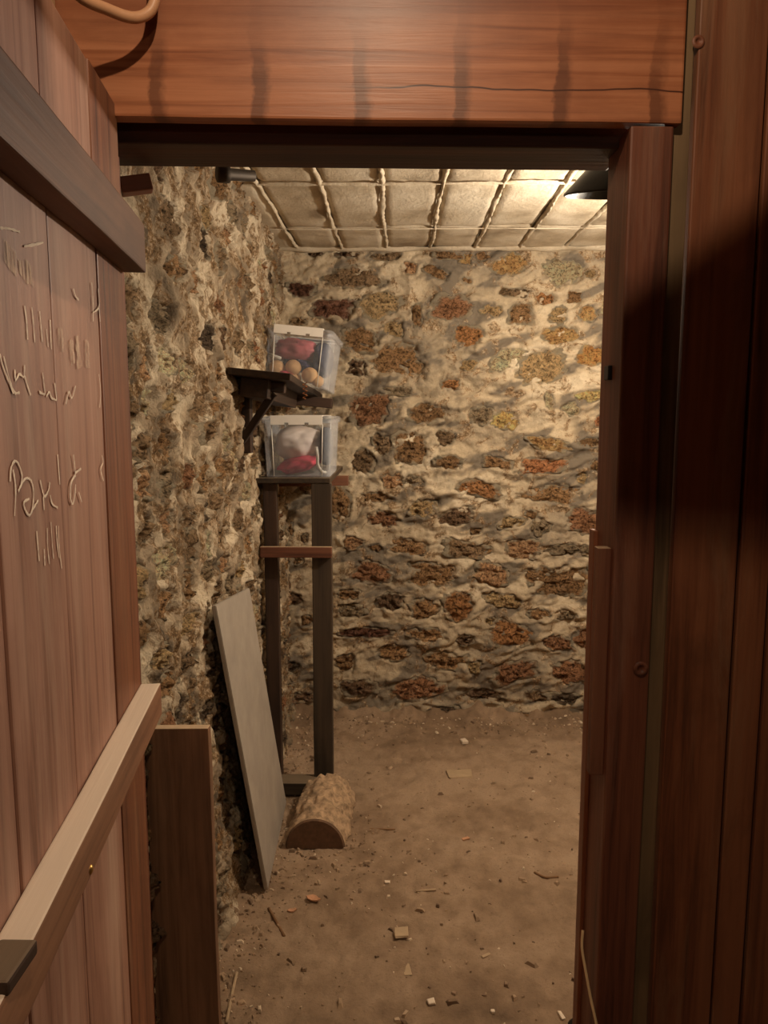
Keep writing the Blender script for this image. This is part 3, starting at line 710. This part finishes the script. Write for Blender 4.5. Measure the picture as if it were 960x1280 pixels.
# ------------------------------------------------------------------ trestle stand with lower shelf
st = tag(empty('shelf_stand', (-.39, 2.93, 0)), 'tall narrow dark timber stand of two posts carrying the lower storage box', 'shelf stand')
board('post', (-.296, 2.925, .035), (-.293, 2.925, 1.232), .076, .045, (1, 0, 0), M['wood_dark'], st, rough=.0006, cuts=8, seed=1)
board('post', (-.492, 2.945, .02), (-.494, 2.945, 1.232), .052, .045, (1, 0, 0), M['wood_shelf'], st, rough=.0006, cuts=8, seed=2)
zc1 = at_y(370, 690, 2.89).z
tag(board('crossbar', (-.528, 2.89, zc1), (-.253, 2.89, zc1), .042, .022, (0, 0, 1), M['wood_cross'], st, bevel=.003), 'reddish brown crossbar')
board('shelf_board', (-.401, 2.90, 1.242), (-.401, 3.58, 1.242), .285, .020, (1, 0, 0), M['wood_dark'], st, bevel=.003)
tag(board('rear_bearer', (-.53, 3.40, 1.195), (-.222, 3.40, 1.200), .045, .04, (0, 0, 1), M['wood_cross'], st), 'reddish bearer sticking out behind the shelf')
board('sill', (-.50, 2.885, .03), (-.24, 2.885, .03), .05, .08, (0, 0, 1), M['wood_dark'], st)

# ------------------------------------------------------------------ upper tilted shelf on the left wall
NL = at_y(284, 459, 2.43); NR = at_y(363, 467, 2.43); FR = at_y(412, 494, 3.50); FL = NL + FR - NR
ux = (NR - NL).normalized(); uy = (FR - NR); uy = (uy - ux * uy.dot(ux)); LEN = uy.length; uy.normalize(); un = ux.cross(uy)
WID = (NR - NL).length
sh = tag(empty('wall_shelf', NL), 'tilted blackened plank shelf jutting from the left stone wall', 'shelf')
mid0 = NL + ux * WID / 2
board('shelf_board', mid0 - un * .011, mid0 + uy * LEN - un * .011, WID, .022, ux, M['wood_shelf'], sh, bevel=.003, rough=.0012, cuts=8)
rb = mid0 + uy * (LEN * .80) - un * .045
board('bearer', rb - ux * .13, rb + ux * .165, .040, .05, un, M['wood_shelf'], sh)
rb2 = mid0 + uy * .12 - un * .040
board('bearer', rb2 - ux * .115, rb2 + ux * .07, .034, .04, un, M['wood_shelf'], sh)
board('brace', Vector((-.535, 2.62, 1.40)), rb2 + uy * .02 + ux * .03 - un * .02, .032, .024, (0, 1, 0), M['wood_shelf'], sh)
board('upright', (-.522, 2.66, 1.36), (-.522, 2.66, 1.575), .05, .03, (0, 1, 0), M['wood_shelf'], sh)
board('batten', mid0 - un * .052 + uy * .05 - ux * .02, mid0 - un * .052 + uy * LEN * .72 - ux * .02, .09, .06, ux, M['wood_shelf'], sh)
pts = []
c0 = at_y(381, 478, 2.60)
for k in range(60):
    t = k / 59; pts.append(c0 + Vector((.007 * math.cos(t * 24), .007 * math.sin(t * 24), -.055 * t)))
tag(put('wire_coil', tube_mesh(pts, .0016, 6), M['rust'], sh), 'rusty twisted wire hanging under the shelf')

# ------------------------------------------------------------------ clear plastic boxes
def rrect(w_, d_, r, n=4):
    out = []
    for cx, cy, a0 in ((w_ / 2 - r, d_ / 2 - r, 0), (-w_ / 2 + r, d_ / 2 - r, 90), (-w_ / 2 + r, -d_ / 2 + r, 180), (w_ / 2 - r, -d_ / 2 + r, 270)):
        for k in range(n + 1):
            a = math.radians(a0 + 90 * k / n); out.append((cx + r * math.cos(a), cy + r * math.sin(a)))
    return out
def loft(loops, cap0=True, cap1=True, smooth=False):
    bm = bmesh.new(); L = [[bm.verts.new(p) for p in lp] for lp in loops]; n = len(L[0])
    for i in range(len(L) - 1):
        for k in range(n): bm.faces.new((L[i][k], L[i][(k + 1) % n], L[i + 1][(k + 1) % n], L[i + 1][k]))
    if cap0: bm.faces.new(L[0][::-1])
    if cap1: bm.faces.new(L[-1])
    return bm_mesh(bm, 'loft', smooth)
def lp(w_, d_, r, z): return [(x, y, z) for x, y in rrect(w_, d_, r)]
def box_thing(label, Mw, W=.262, D=.36, Hh=.222):
    b = tag(empty('storage_box', Mw.translation), label, 'storage box')
    wb, db = W - .020, D - .020
    t = .0022
    body = loft([lp(wb, db, .022, 0), lp(wb + .004, db + .004, .024, .006), lp(W, D, .026, Hh - .018), lp(W + .014, D + .014, .03, Hh - .016), lp(W + .014, D + .014, .03, Hh - .004),
                 lp(W - 2 * t, D - 2 * t, .025, Hh - .004), lp(W - 2 * t, D - 2 * t, .025, Hh - .02), lp(wb - 2 * t, db - 2 * t, .02, .004)], True, True)
    bodyo = put('body', body, M['clear'], b, Mw)
    lid = loft([lp(W + .016, D + .016, .03, Hh - .006), lp(W + .018, D + .018, .03, Hh + .004), lp(W + .004, D + .004, .026, Hh + .009), lp(W - .02, D - .02, .02, Hh + .009), lp(W - .028, D - .028, .02, Hh + .003)], False, True)
    lido = put('lid', lid, M['clear'], b, Mw)
    for sgn in (-1, 1):          # the two white snap clips with their notches
        bm = bmesh.new()
        for (x0, x1, zz0) in ((-.098, -.046, -.022), (-.046, -.030, -.014), (-.030, .030, -.022), (.030, .046, -.014), (.046, .098, -.022)):
            r = bmesh.ops.create_cube(bm, size=1)
            for v in r['verts']:
                v.co = Vector(((x0 + x1) / 2 + v.co.x * (x1 - x0), sgn * (D / 2 + .012) + v.co.y * .007 , Hh + (zz0 + .012) / 2 + v.co.z * (.012 - zz0)))
        r = bmesh.ops.create_cube(bm, size=1)
        for v in r['verts']: v.co = Vector((v.co.x * .196, sgn * (D / 2 - .004) + v.co.y * .034, Hh + .0105 + v.co.z * .004))
        tag(put('clip', bm_mesh(bm, 'clip'), M['white_plastic'], lido, Mw), 'white snap clip')
    for sgn in (-1, 1):          # moulded corner ribs of the body
        for sy in (-1, 1):
            rib = tube_mesh([(sgn * (wb / 2 - .030), sy * (db / 2 + .0005), .004), (sgn * (W / 2 - .034), sy * (D / 2 + .0005), Hh - .02)], .0016, 6)
            put('rib', rib, M['white_plastic'], bodyo, Mw)
    return b
def lump_mesh(rx, ry, rz, seed, amp=.12, n=2.4, fr=2.0):
    bm = bmesh.new(); bmesh.ops.create_icosphere(bm, subdivisions=4, radius=1)
    from mathutils import noise as mn
    for v in bm.verts:
        p = v.co.copy(); k = (abs(p.x) ** n + abs(p.y) ** n + abs(p.z) ** n) ** (-1 / n)
        d = 1 + amp * mn.fractal(p * fr + Vector((seed * 3.1, seed, 0)), 1.0, 2.0, 4) - amp * .8 * abs(mn.noise(p * fr * 1.7 + Vector((0, seed * 2.0, seed))))
        p = p * k * d; v.co = Vector((p.x * rx, p.y * ry, p.z * rz))
    return bm_mesh(bm, 'lump', True)
def inside(name, mesh, mat, Mw, loc, rot, label, cat, group=None):
    Mx = Mw @ Matrix.Translation(loc) @ Euler(rot).to_matrix().to_4x4()
    o = put(name, mesh, mat, None, Mx); tag(o, label, cat, group); return o

BW, BD, BH = .262, .36, .222
low = Matrix.Translation((-.384, 2.915 + BD / 2, 1.2535))
box_thing('clear plastic storage box with white clip on the lower shelf, holding a white bag', low)
inside('cloth_bag', lump_mesh(.098, .125, .072, 4, .10, 2.8), M['white_cloth'], low, (-.012, .02, .118), (0, .08, 0), 'crumpled off-white bag filling the lower clear box', 'bag')
inside('folded_cloth', lump_mesh(.092, .09, .032, 9, .16, 2.0), M['red_cloth'], low, (-.006, -.065, .046), (.10, -.22, .0), 'raspberry red cloth at the bottom of the lower clear box', 'cloth')
inside('grey_cloth', lump_mesh(.022, .13, .075, 14, .08, 3), M['slate_cloth'], low, (.094, .01, .112), (0, 0, 0), 'dark slate cloth rolled upright at the right end of the lower box', 'cloth')
wp = [low @ Vector(p) for p in ((.070, -.155, .115), (.075, -.160, .08), (.076, -.158, .045), (.092, -.152, .020), (.104, -.140, .016))]
tag(put('plastic_strip', tube_mesh(spline(wp, 6), .006, 8), M['white_plastic']), 'curved glossy white strip at the right front of the lower box', 'strip')

by = (Vector((0, 1, 0)) - un * un.y + ux * .04); by = (by - un * by.dot(un)).normalized(); bx = by.cross(un)
tb = (3.10 - mid0.y) / uy.y
cb = mid0 + uy * tb + ux * .022
bo = cb + by * (BD / 2) + un * .0015
up = frame(bo, bx, by, un)
box_thing('clear plastic storage box leaning with the upper shelf, holding beige balls and cloths', up)
inside('pink_cloth', lump_mesh(.090, .12, .048, 21, .16, 2.6), M['pink_cloth'], up, (-.022, -.030, .152), (0, .05, 0), 'faded pink cloth at the top of the upper clear box', 'cloth')
inside('navy_cloth', lump_mesh(.072, .10, .026, 23, .14, 2.4), M['navy_cloth'], up, (-.008, -.030, .096), (0, .1, 0), 'navy cloth between the pink cloth and the beige balls in the upper box', 'cloth')
inside('dark_bundle', lump_mesh(.036, .13, .070, 25, .08, 2.8), M['navy_slate'], up, (.082, .0, .128), (0, 0, 0), 'dark blue-grey bundle at the right end of the upper box', 'bundle')
tag(put('white_strap', tube_mesh([up @ Vector(p) for p in ((-.118, -.150, .120), (-.092, -.158, .112), (-.066, -.162, .106))], .006, 8), M['white_plastic']), 'short white strap at the left of the upper clear box', 'strap')
bl = ['beige ball at the far left of the upper clear box', 'beige ball in the middle of the upper box, lying above the others', 'beige ball at the right of the upper box, showing its dark seam',
      'beige ball low in the middle of the upper clear box', 'beige ball in the lower right corner of the upper clear box']
for i, (x, y, zz, r) in enumerate(((-.086, -.122, .070, .033), (-.020, -.124, .078, .033), (.050, -.122, .052, .034), (-.012, -.114, .033, .027), (.084, -.120, .032, .025))):
    bm = bmesh.new(); bmesh.ops.create_uvsphere(bm, u_segments=24, v_segments=16, radius=r)
    for v in bm.verts: v.co.z *= .94
    inside('ball', bm_mesh(bm, 'ball', True), M['ball'], up, (x, y, zz), (random.random(), random.random(), 0), bl[i], 'ball', 'beige balls in the upper box')
inside('red_cloth', lump_mesh(.030, .04, .018, 33, .14), M['red_cloth'], up, (-.046, -.120, .042), (0, .3, .2), 'small red cloth between the beige balls in the upper box', 'cloth')

# ------------------------------------------------------------------ grey board leaning on the left wall
BLp = at_z(335, 1112, .005); BRp = at_z(358, 1003, .005)
TLp = at_x(270, 757, XL + .045); TRp = at_x(312, 735, XL + .045)
bm = bmesh.new()
nrm = (BRp - BLp).cross(TLp - BLp).normalized()
if nrm.x < 0: nrm = -nrm
fr = [bm.verts.new(p) for p in (BLp, BRp, TRp, TLp)]; bk = [bm.verts.new(p - nrm * .013) for p in (BLp, BRp, TRp, TLp)]
bm.faces.new(fr); bm.faces.new(bk[::-1])
for k in range(4): bm.faces.new((fr[k], bk[k], bk[(k + 1) % 4], fr[(k + 1) % 4]))
bmesh.ops.recalc_face_normals(bm, faces=bm.faces); bmesh.ops.bevel(bm, geom=list(bm.edges), offset=.002, segments=2, affect='EDGES')
tag(put('grey_board', bm_mesh(bm, 'grey_board'), M['grey_panel']), 'flat grey board leaning against the left stone wall', 'board')

# brown plank behind the door
a = at_y(199, 908, 1.56); b = at_y(262, 908, 1.56)
tw = b.x - a.x + .03; xm = (a.x - .03 + b.x) / 2
tag(board('leaning_plank', (xm + .012, 1.53, .02), (xm, 1.56, a.z), tw, .024, (1, 0, 0), M['wood_prop'], None, bevel=.002, rough=.0008, cuts=8), 'short brown plank standing upright behind the open door', 'plank')

# half-round log before the stand
lg0 = at_z(394, 1059, 0); R = .104
lg = tag(empty('half_log', (lg0.x, lg0.y, 0)), 'half-round dusty log lying on the earth before the stand', 'log')
gx, gy = np.meshgrid(np.linspace(0, math.pi, 44), np.linspace(0, 1, 50))
ax = Vector((.015, .335, 0))
rr = R * (1 + .12 * fbm(gx * 2.5, gy * 5, 3, 501) * sstep(0, .12, gy) + .05 * fbm(gx * 8, gy * 16, 3, 502) * sstep(0, .05, gy)) * (1 - .0 * gy)
PX = lg0.x + np.cos(gx) * rr + ax.x * gy; PY = lg0.y + ax.y * gy; PZ = np.sin(gx) * rr * 1.05 - .004
me = grid_mesh('log_body', np.stack([PX, PY, PZ], -1)); 
if me.polygons[1200].normal.z < 0: me.flip_normals()
put('log_body', me, M['log_top'], lg)
bm = bmesh.new()
vs = [bm.verts.new((lg0.x + math.cos(t) * R * .995, lg0.y + .002 + .0 * t, math.sin(t) * R * 1.045 - .004)) for t in np.linspace(0, math.pi, 30)]
ce = [bm.verts.new(v.co + Vector((0, -.008, 0)) + (Vector((lg0.x, lg0.y, .03)) - v.co) * .05) for v in vs]
for k in range(29): bm.faces.new((vs[k], vs[k + 1], ce[k + 1], ce[k]))
bm.faces.new(ce); bmesh.ops.recalc_face_normals(bm, faces=bm.faces)
tag(put('log_end', bm_mesh(bm, 'log_end'), M['log_end'], lg), 'dark smooth sawn end')

# ------------------------------------------------------------------ cellar lamp behind the jamb
lc = at_y(789, 244, 1.95)
la = tag(empty('pendant_lamp', lc), 'black conical pendant lampshade under the ceiling, half hidden by the right jamb', 'lamp')
tilt = math.radians(11)
az = Vector((0, -math.sin(tilt) * 0 + .19, -.98)).normalized()       # opening direction: down and a little back
X_, Y_, Z_ = basis(-az, (1, 0, 0))
Ms = frame(lc, X_, Y_, Z_)
put('shade', lathe_mesh([(.156, .000), (.160, .001), (.160, .005), (.060, .115), (.028, .130), (.026, .130), (.057, .112), (.154, .004), (.156, 0)], 48), M['black_metal'], la, Ms)
put('socket', lathe_mesh([(.02, .03), (.022, .06), (.024, .13), (.012, .15), (.004, .155)], 20, True, True), M['black_metal'], la, Ms)
bm_ = nmat('frosted_bulb'); bm_[2].inputs['Emission Color'].default_value = (1, .8, .55, 1); bm_[2].inputs['Emission Strength'].default_value = 6
M['bulb'] = bm_[0]
cx_, cy_, cz_ = CELLAR_BULB
put('bulb_holder', lathe_mesh([(.045, .13), (.045, .118), (.022, .112), (.022, -.03)], 24, True, True), M['white_plastic'], ceil, Matrix.Translation((cx_, cy_, ZC - .128)))
put('bulb', lathe_mesh([(.012, .03), (.016, .015), (.028, -.012), (.026, -.026), (.014, -.036), (.001, -.039)], 24), M['bulb'], ceil, Matrix.Translation((cx_, cy_, cz_ + .075)))
top = lc + Z_ * .15
put('cord', tube_mesh([top, Vector((top.x, top.y - .0, ZC - .0))], .004, 8), M['black_metal'], la)

# ------------------------------------------------------------------ corridor hose and cable
hp = [at_y(60, -60, 1.16), at_y(96, -8, 1.20), at_y(135, 12, 1.24), at_y(165, 22, 1.265), at_y(184, 17, 1.28), at_y(193, 2, 1.285), at_y(196, -30, 1.29), at_y(196, -90, 1.30)]
tag(put('hose', tube_mesh(spline(hp, 8), .0085, 12), M['hose']), 'beige hose looping down in front of the header board', 'hose')
cp = [at_y(728.5, 1163, 1.385), at_y(727.5, 1185, 1.375), at_y(732, 1213, 1.36), at_y(738, 1246, 1.345), at_y(745, 1278, 1.33), at_y(751, 1310, 1.32), at_y(757, 1360, 1.31)]
cp.append(Vector((cp[-1].x + .01, 1.25, .012)))
tag(put('cable', tube_mesh(spline(cp, 8), .0028, 8), M['cream_cable']), 'thin cream cable rising at the foot of the right door jamb', 'cable')

# ------------------------------------------------------------------ litter on the earth floor
def chip(px, py, sx, sy, sz, rot, mat, name, label, cat):
    p = at_z(px, py, 0); h = fh(p.x, p.y)
    bm = bmesh.new(); bmesh.ops.create_cube(bm, size=1); r = random.Random(int(px * 7 + py))
    for v in bm.verts: v.co = Vector((v.co.x * sx * r.uniform(.8, 1.15), v.co.y * sy * r.uniform(.8, 1.15), v.co.z * sz))
    if cat == 'leaf':
        bmesh.ops.subdivide_edges(bm, edges=list(bm.edges), cuts=3, use_grid_fill=True)
        for v in bm.verts:
            tx = v.co.x / sx * 2; v.co.y *= max(.12, 1 - .85 * tx * tx) * (1 + .2 * math.sin(tx * 9)); v.co.z += sx * (.18 * abs(v.co.y / sy) + .12 * tx * tx)
    else: bmesh.ops.bevel(bm, geom=list(bm.edges), offset=min(sx, sy, sz) * .2, segments=1, affect='EDGES')
    return tag(put(name, bm_mesh(bm, name), mat, None, Matrix.Translation((p.x, p.y, h + sz * .4)) @ Euler((0, 0, math.radians(rot))).to_matrix().to_4x4()), label, cat)
def twig(pts, r, mat, name, label, cat):
    P = []
    for px, py in pts:
        p = at_z(px, py, 0); P.append(Vector((p.x, p.y, fh(p.x, p.y) + r * .7)))
    return tag(put(name, tube_mesh(spline(P, 4), r, 6), mat), label, cat)
chip(502, 1165, .040, .042, .006, 8, M['chip'], 'wood_chip', 'square pale wood chip lying alone mid floor', 'wood chip')
chip(539, 1246, .020, .020, .008, 15, M['whitechip'], 'paper_scrap', 'small square white scrap near the lower edge of the floor', 'scrap')
chip(702, 1262, .010, .026, .006, 15, M['whitechip'], 'paper_scrap', 'narrow white scrap near the cable at the right jamb', 'scrap')
chip(508, 1204, .022, .050, .004, 12, M['chip'], 'bark_flake', 'long pale flake on the floor in front of the square chip', 'flake')
chip(580, 926, .030, .035, .018, 20, M['whitechip'], 'pebble', 'whitish pebble near the foot of the back wall', 'pebble')
chip(575, 966, .10, .07, .012, 5, M['chip'], 'mortar_crumb', 'flat pale mortar lump in the middle of the far floor', 'mortar lump')
chip(484, 1098, .018, .012, .006, 0, M['whitechip'], 'mortar_crumb', 'little white crumb right of the half-round log', 'crumb')
chip(392, 1122, .045, .025, .004, -20, M['leaf'], 'dry_leaf', 'curled orange leaf in front of the half-round log', 'leaf')
chip(365, 1133, .03, .016, .004, 20, M['leaf'], 'dry_leaf', 'smaller orange leaf left of the curled one', 'leaf')
chip(582, 1046, .030, .012, .006, 30, M['leaf'], 'wood_chip', 'tan wood splinter chip right of the log', 'wood chip')
chip(608, 1190, .028, .010, .004, 30, M['chip'], 'wood_chip', 'thin pale sliver of wood on the near right floor', 'wood chip')
chip(616, 1256, .010, .010, .008, 0, M['whitechip'], 'pebble', 'tiny bright pebble at the lower edge of the floor', 'pebble')
twig([(336, 1132), (345, 1148), (355, 1165)], .005, M['twig'], 'twig', 'dark twig below the tip of the grey board', 'twig')
twig([(296, 1218), (290, 1245), (283, 1278)], .0045, M['chip'], 'splinter', 'thin pale splinter beside the leaning brown plank', 'splinter')
twig([(520, 1109), (545, 1110)], .004, M['chip'], 'splinter', 'straight pale splinter in the middle of the near floor', 'splinter')
twig([(462, 1034), (494, 1033)], .003, M['twig'], 'twig', 'thin dark twig just right of the half-round log', 'twig')
twig([(668, 1087), (682, 1094), (698, 1093)], .004, M['twig'], 'twig', 'bent dark twig near the right jamb', 'twig')
p = at_z(724, 1286, 0)
tag(put('rubber_cap', lathe_mesh([(.028, 0), (.030, .006), (.028, .016), (.022, .020), (.001, .021)], 24, True), M['black_metal'], None, Matrix.Translation((p.x, p.y, fh(p.x, p.y) - .002))), 'small black round cap on the earth at the foot of the right jamb', 'cap')
# fine crumbs nobody could count
r = random.Random(99); verts = []; faces = []
for k in range(2200):
    m_ = r.random()
    if m_ < .25: x, y = XL + .05 + abs(r.gauss(0, .08)), r.uniform(1.6, 3.5)
    elif m_ < .5: x, y = r.uniform(-.5, 1.3), YB - .06 - abs(r.gauss(0, .09))
    elif m_ < .65: x, y = lg0.x + r.gauss(0, .18), lg0.y + r.gauss(0, .12)
    else: x, y = r.uniform(-.45, 1.2), r.uniform(1.5, 3.6)
    s = .0022 + .0055 * r.random() ** 4; h = fh(x, y); b0 = len(verts); a0 = r.uniform(0, 6.28)
    lx, ly = s * r.uniform(.7, 2.4), s
    for q_ in ((-1, -1, -.6), (1, -1, -.6), (1, 1, -.6), (-1, 1, -.6), (-.6, -.6, .7), (.6, -.6, .6), (.6, .6, .7), (-.6, .6, .5)):
        xx, yy = q_[0] * lx * r.uniform(.7, 1.2), q_[1] * ly * r.uniform(.7, 1.2)
        verts.append((x + xx * math.cos(a0) - yy * math.sin(a0), y + xx * math.sin(a0) + yy * math.cos(a0), h + s * .5 + q_[2] * s))
    for f_ in ((0, 3, 2, 1), (4, 5, 6, 7), (0, 1, 5, 4), (1, 2, 6, 5), (2, 3, 7, 6), (3, 0, 4, 7)): faces.append(tuple(b0 + i for i in f_))
me = bpy.data.meshes.new('floor_crumbs'); me.from_pydata(verts, [], faces); me.update()
cm, nt, b = nmat('crumbs'); gm = N(nt, 'ShaderNodeNewGeometry')
nt.links.new(ramp(nt, gm.outputs['Random Per Island'], [(0.0, srgb(104, 82, 62)), (0.3, srgb(134, 110, 86)), (0.8, srgb(156, 130, 102)), (1.0, srgb(214, 194, 168))]), b.inputs['Base Color']); b.inputs['Roughness'].default_value = .9
tag(put('floor_crumbs', me, cm), 'scattered crumbs of mortar and bark on the earth floor', 'crumbs', kind='stuff')
